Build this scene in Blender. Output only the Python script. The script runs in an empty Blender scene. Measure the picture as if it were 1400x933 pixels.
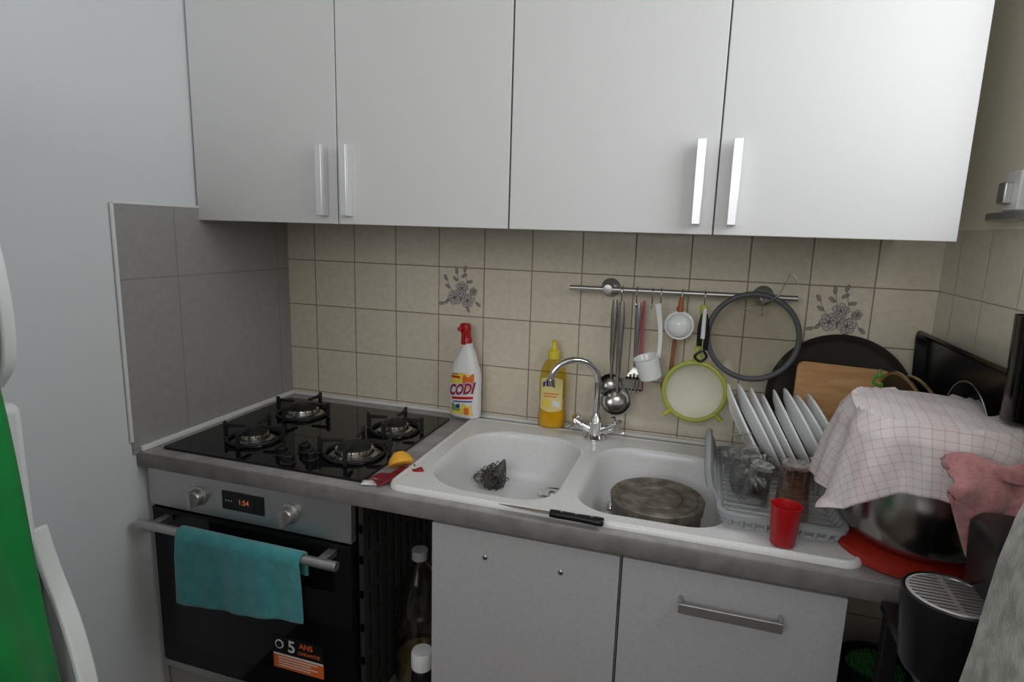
import bpy, math, random, bmesh
from mathutils import Vector, Matrix
random.seed(7)
scene=bpy.context.scene
COL=bpy.context.collection
pi=math.pi
# ------------------------------------------------------------------ materials
def nodes(name):
    m=bpy.data.materials.new(name); m.use_nodes=True
    nt=m.node_tree; b=nt.nodes['Principled BSDF']
    return m,nt,b
def M(name,c,rough=.5,metal=0,noise=None,c2=None,bump=None,coat=0,spec=.5,sheen=0,trans=0,alpha=1,stretch=None,emit=None,ior=1.45):
    m,nt,b=nodes(name); N=nt.nodes.new; L=nt.links.new
    b.inputs['Base Color'].default_value=(*c,1); b.inputs['Roughness'].default_value=rough
    b.inputs['Metallic'].default_value=metal; b.inputs['Coat Weight'].default_value=coat
    b.inputs['Specular IOR Level'].default_value=spec; b.inputs['Sheen Weight'].default_value=sheen
    b.inputs['Transmission Weight'].default_value=trans; b.inputs['Alpha'].default_value=alpha
    b.inputs['IOR'].default_value=ior
    if emit: b.inputs['Emission Color'].default_value=(*c,1); b.inputs['Emission Strength'].default_value=emit
    tc=N('ShaderNodeTexCoord'); vec=tc.outputs['Object']
    if stretch:
        mp=N('ShaderNodeMapping'); mp.inputs['Scale'].default_value=stretch; L(vec,mp.inputs[0]); vec=mp.outputs[0]
    if noise:
        n=N('ShaderNodeTexNoise'); n.inputs['Scale'].default_value=noise; n.inputs['Detail'].default_value=5
        L(vec,n.inputs['Vector'])
        r=N('ShaderNodeValToRGB'); r.color_ramp.elements[0].position=.38; r.color_ramp.elements[1].position=.62
        r.color_ramp.elements[0].color=(*(c2 or c),1); r.color_ramp.elements[1].color=(*c,1)
        L(n.outputs['Fac'],r.inputs[0]); L(r.outputs[0],b.inputs['Base Color'])
    if bump:
        n=N('ShaderNodeTexNoise'); n.inputs['Scale'].default_value=bump[0]; n.inputs['Detail'].default_value=4
        L(vec,n.inputs['Vector']); bp=N('ShaderNodeBump'); bp.inputs['Strength'].default_value=bump[1]; bp.inputs['Distance'].default_value=.002
        L(n.outputs['Fac'],bp.inputs['Height']); L(bp.outputs[0],b.inputs['Normal'])
    return m
def glass(name,tint=(.95,.97,.97),refl=1.0,rough=.03,blend=.35):
    m=bpy.data.materials.new(name); m.use_nodes=True; nt=m.node_tree; nt.nodes.clear(); N=nt.nodes.new; L=nt.links.new
    o=N('ShaderNodeOutputMaterial'); t=N('ShaderNodeBsdfTransparent'); t.inputs[0].default_value=(*tint,1)
    g=N('ShaderNodeBsdfGlossy'); g.inputs['Roughness'].default_value=rough
    lw=N('ShaderNodeLayerWeight'); lw.inputs[0].default_value=blend
    mx=N('ShaderNodeMixShader'); ml=N('ShaderNodeMath'); ml.operation='MULTIPLY'; ml.inputs[1].default_value=refl; ml.use_clamp=True
    L(lw.outputs['Facing'],ml.inputs[0]); L(ml.outputs[0],mx.inputs[0]); L(t.outputs[0],mx.inputs[1]); L(g.outputs[0],mx.inputs[2]); L(mx.outputs[0],o.inputs[0])
    return m
def tile_mat(name,ax,off,offz,su,sz,col,col2,grout,gw,rough,var=.05,ztop=None,paint=None):
    m,nt,b=nodes(name); N=nt.nodes.new; L=nt.links.new
    def mth(op,a,c=None,d=None):
        n=N('ShaderNodeMath'); n.operation=op
        for i,x in enumerate((a,c,d)):
            if x is None: continue
            if isinstance(x,(int,float)): n.inputs[i].default_value=x
            else: L(x,n.inputs[i])
        return n.outputs[0]
    g=N('ShaderNodeNewGeometry'); s=N('ShaderNodeSeparateXYZ'); L(g.outputs['Position'],s.inputs[0])
    U=s.outputs[ax]; Z=s.outputs[2]
    nz=N('ShaderNodeTexNoise'); nz.inputs['Scale'].default_value=30; L(g.outputs['Position'],nz.inputs['Vector'])
    wob=mth('MULTIPLY',mth('SUBTRACT',nz.outputs['Fac'],.5),.0016)
    def coord(P,o,w): return mth('DIVIDE',mth('SUBTRACT',mth('ADD',P,wob),o),w)
    cu=coord(U,off,su); cz=coord(Z,offz,sz)
    def dist(c,w): return mth('MULTIPLY',mth('ABSOLUTE',mth('SUBTRACT',mth('FRACT',mth('ADD',c,.5)),.5)),w)
    d=mth('MINIMUM',dist(cu,su),dist(cz,sz))
    mr=N('ShaderNodeMapRange'); mr.inputs['From Min'].default_value=gw*.5; mr.inputs['From Max'].default_value=gw*.5+.0016; L(d,mr.inputs['Value'])
    fac=mr.outputs[0]
    cb=N('ShaderNodeCombineXYZ'); L(mth('FLOOR',cu),cb.inputs[0]); L(mth('FLOOR',cz),cb.inputs[1])
    wn=N('ShaderNodeTexWhiteNoise'); wn.noise_dimensions='2D'; L(cb.outputs[0],wn.inputs['Vector'])
    n2=N('ShaderNodeTexNoise'); n2.inputs['Scale'].default_value=55; n2.inputs['Detail'].default_value=6; L(g.outputs['Position'],n2.inputs['Vector'])
    rp=N('ShaderNodeValToRGB'); rp.color_ramp.elements[0].position=.35; rp.color_ramp.elements[1].position=.65
    rp.color_ramp.elements[0].color=(*col2,1); rp.color_ramp.elements[1].color=(*col,1); L(n2.outputs['Fac'],rp.inputs[0])
    hs=N('ShaderNodeHueSaturation'); L(rp.outputs[0],hs.inputs['Color']); L(mth('ADD',mth('MULTIPLY',wn.outputs['Value'],var),1-var/2),hs.inputs['Value'])
    mx=N('ShaderNodeMix'); mx.data_type='RGBA'; L(fac,mx.inputs['Factor']); mx.inputs[6].default_value=(*grout,1); L(hs.outputs[0],mx.inputs[7])
    outc=mx.outputs[2]; outr=mth('ADD',mth('MULTIPLY',fac,rough-.8),.8); h=fac
    if ztop is not None:
        mz=mth('GREATER_THAN',Z,ztop)
        m2=N('ShaderNodeMix'); m2.data_type='RGBA'; L(mz,m2.inputs['Factor']); L(outc,m2.inputs[6]); m2.inputs[7].default_value=(*paint,1); outc=m2.outputs[2]
        outr=mth('MAXIMUM',outr,mth('MULTIPLY',mz,.75)); h=mth('MAXIMUM',fac,mz)
    L(outc,b.inputs['Base Color']); L(outr,b.inputs['Roughness'])
    n3=N('ShaderNodeTexNoise'); n3.inputs['Scale'].default_value=14; L(g.outputs['Position'],n3.inputs['Vector'])
    hh=mth('ADD',h,mth('MULTIPLY',n3.outputs['Fac'],.8))
    bp=N('ShaderNodeBump'); bp.inputs['Strength'].default_value=.4; bp.inputs['Distance'].default_value=.002; L(hh,bp.inputs['Height']); L(bp.outputs[0],b.inputs['Normal'])
    return m
def check_mat(name,base,line,n=22,w=.12):
    m,nt,b=nodes(name); N=nt.nodes.new; L=nt.links.new
    uv=N('ShaderNodeUVMap'); s=N('ShaderNodeSeparateXYZ'); L(uv.outputs[0],s.inputs[0])
    def mth(op,a,c):
        k=N('ShaderNodeMath'); k.operation=op
        for i,x in enumerate((a,c)):
            if isinstance(x,(int,float)): k.inputs[i].default_value=x
            else: L(x,k.inputs[i])
        return k.outputs[0]
    fu=mth('LESS_THAN',mth('FRACT',mth('MULTIPLY',s.outputs[0],n),0),w); fv=mth('LESS_THAN',mth('FRACT',mth('MULTIPLY',s.outputs[1],n),0),w)
    f=mth('MULTIPLY',mth('ADD',fu,fv),.34)
    gu=mth('LESS_THAN',mth('FRACT',mth('MULTIPLY',s.outputs[0],n/8),0),.28); f=mth('ADD',mth('MULTIPLY',f,.9),mth('MULTIPLY',gu,.12))
    mx=N('ShaderNodeMix'); mx.data_type='RGBA'; L(f,mx.inputs['Factor']); mx.inputs[6].default_value=(*base,1); mx.inputs[7].default_value=(*line,1)
    L(mx.outputs[2],b.inputs['Base Color']); b.inputs['Roughness'].default_value=.95; b.inputs['Sheen Weight'].default_value=.2
    return m
m_wall=M('painted_wall',(.75,.78,.80),.8,bump=(60,.15))
m_ceil=M('ceiling_paint',(.8,.8,.79),.9)
m_floor=M('floor_tiles',(.14,.09,.07),.5,noise=6,c2=(.09,.055,.045))
TC=(.77,.695,.565); TC2=(.71,.635,.51)
m_tb=tile_mat('cream_tiles_back',0,.1136,1.368,.15,.15,TC,TC2,(.27,.21,.17),.0016,.11,ztop=1.60,paint=(.7,.66,.56))
m_tr=tile_mat('cream_tiles_side',1,-.10,1.368,.15,.15,(.78,.72,.59),(.73,.67,.55),(.45,.40,.33),.0014,.2,ztop=1.515,paint=(.93,.86,.69))
m_tl=tile_mat('grey_tiles_side',1,-.455,1.338,.40,.43,(.355,.35,.352),(.33,.324,.326),(.275,.27,.27),.0018,.42,var=.04)
m_trim=M('white_sealant',(.8,.8,.78),.6,bump=(80,.4))
m_cab=M('white_laminate',(.655,.652,.645),.48)
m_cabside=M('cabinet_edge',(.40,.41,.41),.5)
m_base=M('off_white_front',(.47,.46,.475),.5,noise=160,c2=(.44,.43,.445),bump=(250,.10))
m_worktop=M('grey_laminate_worktop',(.40,.38,.378),.40,noise=22,c2=(.31,.29,.287),bump=(90,.08))
m_wedge=M('worktop_edge',(.235,.215,.21),.45,noise=22,c2=(.18,.165,.16))
m_alu=M('brushed_aluminium',(.80,.80,.81),.38,.6)
m_steel=M('brushed_steel',(.54,.535,.53),.36,.9,noise=40,c2=(.48,.47,.46),stretch=(1,1,18))
m_chrome=M('chrome',(.80,.80,.80),.08,1)
m_dsteel=M('dull_steel',(.42,.41,.39),.22,1)
m_gsteel=M('grille_steel',(.62,.61,.60),.35,.9)
m_black=M('black_plastic',(.010,.010,.011),.30,spec=.35)
m_blackmat=M('matte_black',(.014,.014,.014),.75,spec=.2)
m_bglass=M('black_glass',(.004,.004,.005),.05,spec=.5)
m_ovglass=M('oven_glass',(.006,.006,.007),.1,spec=.4)
m_iron=M('cast_iron',(.012,.012,.012),.55,bump=(150,.3))
m_enamel=M('speckled_white_sink',(.80,.80,.79),.25,noise=260,c2=(.735,.735,.73))
m_white=M('white_plastic',(.82,.82,.80),.35)
m_porc=M('white_porcelain',(.86,.87,.86),.15)
m_red=M('red_plastic',(.46,.010,.014),.3)
m_redd=M('dark_red_plastic',(.36,.022,.012),.4)
m_yel=M('yellow_plastic',(.80,.66,.06),.35)
m_soap=glass('yellow_clear_plastic',(.95,.85,.36),.5,.12,.35)
m_liquid=M('amber_liquid',(.80,.50,.02),.15)
m_orange=M('lemon_peel',(.90,.44,.04),.5,bump=(300,.3))
m_pulp=M('lemon_pulp',(.95,.60,.15),.35,noise=60,c2=(.9,.45,.06))
m_green=M('lime_plastic',(.46,.50,.08),.45)
m_bag=M('green_bag',(.004,.25,.05),.38,noise=5,c2=(.003,.17,.035),sheen=.2)
m_wood=M('beech_wood',(.60,.34,.15),.55,noise=9,c2=(.46,.24,.095),stretch=(1,6,6))
m_wood2=M('brown_wood',(.32,.12,.05),.5,noise=20,c2=(.22,.08,.03))
m_turq=M('turquoise_terry',(.055,.34,.36),.95,noise=30,c2=(.04,.28,.30),bump=(400,1.0),sheen=.4)
m_pink=M('pink_terry',(.52,.235,.23),.95,noise=90,c2=(.42,.17,.175),bump=(300,1.0),sheen=.4)
m_check=check_mat('checked_cloth',(.70,.64,.635),(.50,.24,.26),n=34,w=.13)
m_lace=M('net_fabric',(.54,.52,.48),.95,noise=70,c2=(.34,.33,.30),alpha=.78,bump=(400,.6),stretch=(1,1,.5))
m_glass=glass('clear_glass',(.975,.975,.965),.9,.03,.28); m_pglass=glass('amber_pink_glass',(.93,.80,.73),.9,.03,.30); m_dglass=glass('smoky_glass',(.22,.14,.13),.5,.1)
m_lid=glass('lid_glass',(.9,.9,.88),.5)
m_grey=M('grey_plastic',(.34,.35,.36),.45)
m_rubber=M('grey_rubber',(.085,.09,.095),.5)
m_tin=M('worn_tin',(.27,.24,.20),.55,.3,noise=30,c2=(.13,.11,.09),bump=(40,.6))
m_gold=M('brass_rim',(.60,.48,.28),.25,.9)
m_tray=M('dark_tray',(.030,.024,.020),.35)
m_pan=M('black_enamel',(.012,.013,.016),.22)
m_mesh=M('sieve_mesh',(.84,.82,.68),.6,alpha=.88)
m_ink=M('ink_grey_brown',(.15,.125,.12),.3); m_petal=M('petal_taupe',(.52,.46,.42),.2); m_leaf=M('leaf_grey',(.35,.31,.28),.2)
m_tilep=M('decor_tile_glaze',TC,.12,noise=55,c2=TC2)
m_pet=glass('clear_pet_plastic',(.80,.80,.74),.9,.08,.45)
m_oil=M('sunflower_oil',(.16,.11,.04),.2)
m_fridge=M('fridge_white',(.72,.74,.75),.3); m_fhandle=M('fridge_handle',(.40,.42,.44),.35)
m_blue=M('label_blue',(.02,.04,.28),.4); m_lorange=M('label_orange',(.80,.17,.03),.4); m_lgreen=M('label_green',(.20,.34,.12),.4); m_lwhite=M('label_white',(.80,.80,.80),.4)
m_lyel=M('label_yellow',(.82,.64,.10),.4); m_disp=M('display_digits',(.9,.25,.10),.5,emit=.25); m_amber=M('label_amber',(.80,.68,.28),.35)
m_lred=M('label_red',(.62,.01,.012),.4)
m_dark=M('dark_interior',(.02,.02,.02),.8)
m_moss=M('green_bristles',(.03,.15,.03),.9,bump=(200,1))
m_skin=M('steel_wool',(.10,.095,.09),.5,.6,bump=(200,1))
m_pack=M('red_foil_packet',(.36,.03,.04),.25,.3,noise=18,c2=(.20,.02,.03))
# ------------------------------------------------------------------ mesh builder
def smoothpts(pts,n=6,closed=False):
    P=[Vector(p) for p in pts]; out=[]; k=len(P)
    rng=range(k if closed else k-1)
    for i in rng:
        if closed: a,b,c,d=P[(i-1)%k],P[i],P[(i+1)%k],P[(i+2)%k]
        else: a,b,c,d=P[max(i-1,0)],P[i],P[i+1],P[min(i+2,k-1)]
        for j in range(n):
            t=j/n
            out.append(.5*((2*b)+(c-a)*t+(2*a-5*b+4*c-d)*t*t+(3*b-a-3*c+d)*t**3))
    if not closed: out.append(P[-1])
    return out
def rrect(x0,x1,y0,y1,r,n=6,z=0):
    rs=r if isinstance(r,(list,tuple)) else [r]*4
    o=[]
    for (cx,cy,a0),q in zip([(x1-rs[0],y0+rs[0],-pi/2),(x1-rs[1],y1-rs[1],0),(x0+rs[2],y1-rs[2],pi/2),(x0+rs[3],y0+rs[3],pi)],rs):
        for i in range(n+1):
            a=a0+pi/2*i/n; o.append(Vector((cx+q*math.cos(a),cy+q*math.sin(a),z)))
    return o
class B:
    def __init__(s): s.v=[];s.f=[];s.m=[];s.uv={}
    def add(s,v,f,mi=0,T=None,uv=None):
        o=len(s.v)
        for i,p in enumerate(v):
            p=Vector(p)
            if T is not None: p=T@p
            s.v.append(p)
            if uv: s.uv[o+i]=uv[i]
        for q in f: s.f.append([o+i for i in q]); s.m.append(mi)
        return s
    def box(s,x0,x1,y0,y1,z0,z1,mi=0,T=None):
        v=[(x,y,z) for x in(x0,x1) for y in(y0,y1) for z in(z0,z1)]
        return s.add(v,[(0,1,3,2),(4,6,7,5),(0,4,5,1),(2,3,7,6),(0,2,6,4),(1,5,7,3)],mi,T)
    def loft(s,rings,mi=0,cap0=True,cap1=True,T=None,closed=True):
        n=len(rings[0]); v=[p for r in rings for p in r]; f=[]
        for i in range(len(rings)-1):
            for j in range(n if closed else n-1):
                k=(j+1)%n; f.append((i*n+j,i*n+k,(i+1)*n+k,(i+1)*n+j))
        if cap0: f.append(tuple(range(n))[::-1])
        if cap1: f.append(tuple((len(rings)-1)*n+i for i in range(n)))
        return s.add(v,f,mi,T)
    def lathe(s,prof,c=(0,0,0),seg=32,mi=0,T=None,caps=True):
        c=Vector(c); rings=[]
        for r,z in prof: rings.append([c+Vector((max(r,1e-5)*math.cos(2*pi*j/seg),max(r,1e-5)*math.sin(2*pi*j/seg),z)) for j in range(seg)])
        return s.loft(rings,mi,caps,caps,T)
    def tube(s,pts,r,seg=10,mi=0,closed=False,n=0,T=None,flat=None):
        P=smoothpts(pts,n,closed) if n else [Vector(p) for p in pts]
        k=len(P); R=r if isinstance(r,(list,tuple)) else [r]*k
        if len(R)!=k:
            R0=R; R=[]
            for i in range(k):
                q=i/(k-1)*(len(R0)-1); a=min(int(q),len(R0)-2); R.append(R0[a]+(R0[a+1]-R0[a])*(q-a))
        rings=[];nrm=None
        for i in range(k):
            t=(P[(i+1)%k]-P[i-1]) if closed else (P[min(i+1,k-1)]-P[max(i-1,0)])
            t.normalize()
            if nrm is None:
                nrm=t.orthogonal().normalized()
                if flat: nrm=(Vector(flat)-t*t.dot(Vector(flat))).normalized()
            nrm=(nrm-t*nrm.dot(t)).normalized(); b=t.cross(nrm)
            fx=(.35 if flat else 1)
            rings.append([P[i]+R[i]*(nrm*math.cos(2*pi*j/seg)*fx+b*math.sin(2*pi*j/seg)) for j in range(seg)])
        if closed: rings.append(rings[0])
        return s.loft(rings,mi,not closed,not closed,T)
    def sheet(s,nu,nv,fn,mi=0,T=None):
        v=[];f=[];uv=[]
        for i in range(nu+1):
            for j in range(nv+1):
                v.append(fn(i/nu,j/nv)); uv.append((i/nu,j/nv))
        for i in range(nu):
            for j in range(nv):
                a=i*(nv+1)+j; f.append((a,a+nv+1,a+nv+2,a+1))
        return s.add(v,f,mi,T,uv)
    def poly(s,pts,mi=0,T=None): return s.add(pts,[tuple(range(len(pts)))],mi,T)
    def text(s,body,size,fn,mi=0,bold=0):
        cu=bpy.data.curves.new('t','FONT'); cu.body=body; cu.size=size; cu.align_x='CENTER'; cu.align_y='CENTER'; cu.offset=bold
        ob=bpy.data.objects.new('t',cu); COL.objects.link(ob); bpy.context.view_layer.update()
        me=bpy.data.meshes.new_from_object(ob.evaluated_get(bpy.context.evaluated_depsgraph_get()))
        s.add([fn(v.co.x,v.co.y) for v in me.vertices],[tuple(p.vertices) for p in me.polygons],mi)
        bpy.data.objects.remove(ob); bpy.data.curves.remove(cu); bpy.data.meshes.remove(me)
        return s
    def obj(s,name,mats,parent=None,loc=(0,0,0),rot=(0,0,0),label=None,cat=None,bevel=0,solid=0,sub=0,kind=None,group=None,angle=35,fixn=True):
        me=bpy.data.meshes.new(name); me.from_pydata([tuple(v) for v in s.v],[],s.f)
        if not isinstance(mats,(list,tuple)): mats=[mats]
        for m in mats: me.materials.append(m)
        me.polygons.foreach_set('material_index',s.m)
        if s.uv:
            ul=me.uv_layers.new(name='UVMap')
            for l in me.loops: ul.data[l.index].uv=s.uv.get(l.vertex_index,(0,0))
        if fixn:
            bm=bmesh.new(); bm.from_mesh(me); bmesh.ops.recalc_face_normals(bm,faces=bm.faces); bm.to_mesh(me); bm.free()
        me.polygons.foreach_set('use_smooth',[True]*len(me.polygons)); me.set_sharp_from_angle(angle=math.radians(angle)); me.update()
        ob=bpy.data.objects.new(name,me); COL.objects.link(ob); ob.location=loc; ob.rotation_euler=rot
        if parent: ob.parent=parent
        if label: ob['label']=label
        if cat: ob['category']=cat
        if kind: ob['kind']=kind
        if group: ob['group']=group
        if solid: md=ob.modifiers.new('s','SOLIDIFY'); md.thickness=solid; md.offset=0
        if sub: md=ob.modifiers.new('u','SUBSURF'); md.levels=sub; md.render_levels=sub
        if bevel: md=ob.modifiers.new('b','BEVEL'); md.width=bevel; md.segments=3; md.limit_method='ANGLE'
        return ob
def thing(name,label,cat,loc=(0,0,0),rot=(0,0,0),group=None):
    e=bpy.data.objects.new(name,None); COL.objects.link(e); e.location=loc; e.rotation_euler=rot; e.empty_display_size=.05
    e['label']=label; e['category']=cat
    if group: e['group']=group
    return e
# ------------------------------------------------------------------ room
RW=1.902; RD=-3.1; H=2.6
B().box(0,RW,0,.1,0,H).obj('wall_back',m_tb,kind='structure')
B().box(-.1,0,RD,.1,0,H).obj('wall_left',m_wall,kind='structure')
WY=-.41
b=B(); b.box(RW,RW+.1,WY,.1,0,H).box(RW,RW+.1,RD,-1.40,0,H).box(RW,RW+.1,-1.40,WY,0,1.56).box(RW,RW+.1,-1.40,WY,2.35,H)
b.obj('wall_right',m_tr,kind='structure')
B().box(-.1,RW+.1,RD-.1,RD,0,H).obj('wall_front',M('front_wall_paint',(.62,.60,.57),.85),kind='structure')
B().box(-.1,RW+.1,RD,.1,-.1,0).obj('floor',m_floor,kind='structure')
B().box(-.1,RW+.1,RD,.1,H,H+.1).obj('ceiling',m_ceil,kind='structure')
B().box(0,.008,-.628,0,.895,1.521).obj('trim_1',m_tl,kind='structure')
b=B(); b.tube([(.008,-.629,1.523),(.008,-.5,1.5225),(.008,-.2,1.523),(.008,-.005,1.523)],.0035,8).tube([(.006,-.630,.93),(.007,-.631,1.2),(.006,-.630,1.523)],.0045,8)
b.obj('trim_2',m_trim,kind='structure')
b=B(); b.box(.008,.020,-.612,-.002,.9,.914).box(.02,RW,-.012,-.001,.9,.911); b.obj('trim_3',m_trim,kind='structure',bevel=.003)
b=B(); b.box(RW-.03,RW+.02,-1.43,-.28,1.53,1.546,1).box(RW-.02,RW+.03,WY-.07,WY,1.556,2.38).box(RW-.02,RW+.03,-1.43,-1.36,1.556,2.38).box(RW-.02,RW+.03,-1.43,WY,2.32,2.38).box(RW-.01,RW+.02,-.94,-.90,1.556,2.34)
b.box(RW-.022,RW-.002,-.385,-.325,1.548,1.62).box(RW-.035,RW-.02,-.36,-.33,1.56,1.60,1)
b.obj('window_1',[m_white,m_steel],kind='structure',bevel=.003)
# ------------------------------------------------------------------ upper cabinets
def upper(x0,x1,xm,label):
    t=thing('wall_cabinet',label,'cabinet',((x0+x1)/2,-.18,1.49),group='white wall cabinets')
    ox,oy,oz=t.location
    def bb(a,b_,c,d,e,f): return (a-ox,b_-ox,c-oy,d-oy,e-oz,f-oz)
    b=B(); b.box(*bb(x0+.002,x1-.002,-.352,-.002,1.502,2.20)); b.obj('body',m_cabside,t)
    for i,(a,c) in enumerate(((x0,xm),(xm,x1))):
        d=B().box(*bb(a+.0015,c-.0015,-.373,-.354,1.488,2.205)).obj('door',m_cab,t,bevel=.0015)
        hx=(c-.036) if i==0 else (a+.034)
        h=B(); h.box(*bb(hx-.009,hx+.009,-.404,-.397,1.508,1.680)); h.box(*bb(hx+.004,hx+.009,-.398,-.373,1.508,1.680))
        h=h.obj('handle',m_alu,d,bevel=.0015); h['label']='slim brushed aluminium bar handle'
upper(.005,.907,.453,'white wall cabinet with two flat doors above the hob')
upper(.908,1.802,1.360,'white wall cabinet with two flat doors above the sink')
# ------------------------------------------------------------------ worktop
b=B(); zt=.900; zb=.860
hx0,hx1,hy0,hy1=.735,1.47,-.575,-.085
b.box(0.0,hx0,-.615,-.001,zb,zt).box(hx1,RW,-.615,-.001,zb,zt).box(hx0,hx1,-.615,hy0,zb,zt).box(hx0,hx1,hy1,-.001,zb,zt)
w=b.obj('worktop',m_worktop,label='grey laminate worktop running along the tiled wall',cat='worktop')
b=B(); prof=[(-.612,.9002),(-.616,.898),(-.6175,.893),(-.6175,.864),(-.615,.860),(-.611,.8595)]
b.loft([[Vector((x,y,z)) for y,z in prof] for x in(.001,RW-.001)]); b.obj('front_edge',m_wedge,w)
# ------------------------------------------------------------------ hob
hob=thing('gas_hob','black glass gas hob with four burners on the worktop','hob',(.342,-.325,.9))
B().loft([rrect(-.295,.295,-.255,.255,.008,4,z) for z in(0.0003,.005,.007)]).obj('glass_top',m_bglass,hob,bevel=.001)
for (x,y,r,a) in [(.20,-.205,.040,.0),(.222,-.445,.032,.2),(.535,-.235,.032,.1),(.53,-.44,.040,.3)]:
    bu=B(); bu.lathe([(r*1.5,.007),(r*1.55,.010),(r*1.25,.013),(r*1.2,.022)],seg=36,mi=1).lathe([(r*1.05,.020),(r*1.08,.024),(r*1.05,.031),(r*.9,.034),(0,.035)],seg=36).lathe([(r*1.25,.012),(r*1.15,.026),(r*1.0,.027)],seg=36,mi=1)
    for k in range(16):
        an=2*pi*k/16; bu.box(r*1.05,r*1.24,-.0015,.0015,.020,.027,1,Matrix.Rotation(an,4,'Z'))
    bo=bu.obj('burner',[m_iron,m_dsteel],hob,(x-.342,y+.325,0),label='round burner with black cap')
    g=B(); R=r+.048
    g.tube([(R*.86*math.cos(t*pi/16),R*.86*math.sin(t*pi/16),.012) for t in range(32)],.0045,6,closed=True)
    arm=[(r*.75,.040),(r*.75,.046),(R*.96,.046),(R*1.0,.052),(R*1.08,.052),(R*1.08,.009),(R*.96,.009),(R*.94,.036)]
    for k in range(4):
        T=Matrix.Rotation(a+pi/2*k,4,'Z')
        g.loft([[Vector((px,q,pz)) for px,pz in arm] for q in(-.004,.004)],T=T)
    g.obj('pan_support',m_iron,bo,bevel=.001)
for (x,y) in [(.365,-.515),(.405,-.475),(.415,-.555),(.452,-.515)]:
    k=B(); k.lathe([(.019,.007),(.019,.010),(.015,.012),(.0155,.028),(.013,.031),(0,.031)],seg=24).box(-.003,.003,-.014,.014,.030,.036)
    k.obj('knob',m_black,hob,(x-.342,y+.325,0),rot=(0,0,.3),bevel=.001)
# ------------------------------------------------------------------ oven
ov=thing('built_in_oven','stainless steel and black glass oven beneath the hob','oven',(.32,-.3,.28))
def L(T,x0,x1,y0,y1,z0,z1):
    o=T.location; return (x0-o.x,x1-o.x,y0-o.y,y1-o.y,z0-o.z,z1-o.z)
B().box(*L(ov,.03,.61,-.578,-.04,.285,.852)).obj('body',m_blackmat,ov)
pn=B().box(*L(ov,.012,.618,-.600,-.579,.752,.856)).obj('control_panel',m_steel,ov,bevel=.002)
d=B().box(*L(ov,.252,.376,-.6025,-.600,.781,.829)); d.box(*L(ov,.290,.345,-.6035,-.6024,.790,.822),1)
o=ov.location
d.text('1:54',.019,lambda x,y:Vector((.318+x-o.x,-.604-o.y,.806+y-o.z)),2)
for k in range(3): d.box(*L(ov,.262+k*.008,.266+k*.008,-.6035,-.6024,.803,.807),3)
d.obj('display',[m_black,m_dark,m_disp,m_grey],pn)
for x in(.177,.449):
    T=Matrix.Translation((x-o.x,-.600-o.y,.800-o.z))@Matrix.Rotation(pi/2,4,'X')
    k=B(); k.lathe([(.026,0),(.026,.003),(.021,.005),(.020,.020),(.018,.023),(0,.023)],seg=32,T=T); k.box(-.005,.005,-.020,.020,.020,.034,T=T)
    k.obj('knob',m_steel,pn,bevel=.001)
dr=B(); dr.box(*L(ov,.020,.616,-.600,-.579,.300,.746)); dr.box(*L(ov,.070,.566,-.6005,-.5998,.36,.67),1)
dr.box(*L(ov,.020,.616,-.6008,-.5995,.735,.746),2)
dr=dr.obj('door',[m_ovglass,m_bglass,m_black],ov,bevel=.002)
h=B(); h.tube([(.030-o.x,-.652-o.y,.724-o.z),(.612-o.x,-.652-o.y,.724-o.z)],.0115,16)
for x in(.075,.567): h.box(*L(ov,x-.011,x+.011,-.650,-.600,.716,.732))
h.obj('handle',m_steel,dr,label='stainless steel bar handle',bevel=.001)
st=B(); st.box(*L(ov,.385,.532,-.6018,-.6006,.412,.463)); st.box(*L(ov,.385,.532,-.6018,-.6006,.372,.412),1); st.box(*L(ov,.385,.532,-.6019,-.6008,.409,.414),2)
f=lambda cx,cz: (lambda x,y: Vector((cx+x-o.x,-.6024-o.y,cz+y-o.z)))
st.text('5',.046,f(.440,.438),2,.001).text('ANS',.021,f(.483,.448),3,.0004).text('GARANTIE',.0135,f(.491,.428),3,.0002)
st.lathe([(.0,0),(.0125,0),(.0125,.001),(0,.001)],seg=20,mi=2,T=Matrix.Translation((.404-o.x,-.6018-o.y,.440-o.z))@Matrix.Rotation(pi/2,4,'X'))
st.lathe([(.0,0),(.009,0),(.009,.001),(0,.001)],seg=20,mi=0,T=Matrix.Translation((.404-o.x,-.6026-o.y,.440-o.z))@Matrix.Rotation(pi/2,4,'X'))
for k in range(4): st.box(*L(ov,.40,.515-.02*(k%2),-.6024,-.6016,.402-k*.0075,.4045-k*.0075),2)
st.obj('sticker',[m_black,m_lorange,m_lwhite,m_lorange],dr,label='black and orange warranty sticker with a big number five')
B().box(*L(ov,.020,.616,-.600,-.58,.276,.296)).obj('bottom_trim',m_steel,ov,bevel=.001)
b=B(); ps=[(-.570+.040*i) for i in range(14)]
b.box(*L(ov,.622,.634,-.575,-.05,.285,.30)).box(*L(ov,.622,.634,-.575,-.05,.80,.858))
for i in range(14): b.box(*L(ov,.622,.634,ps[i]-.005,ps[i]+.017,.30,.80))
for z in (.33,.42,.51,.60,.69,.77): b.box(*L(ov,.623,.633,-.575,-.05,z,z+.022))
b.obj('slotted_panel',M('charcoal_panel',(.03,.03,.031),.5),ov,label='black slotted side panel')
oh=thing('oven_housing','white base unit under the oven','cabinet',(.32,-.3,0))
B().box(*L(oh,.02,.616,-.585,-.01,0,.268)).obj('body',m_base,oh)
B().box(.001,.017,-.590,-.57,0,.858).obj('filler_strip',m_base,label='narrow white strip between the oven and the wall',cat='filler strip')
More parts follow.
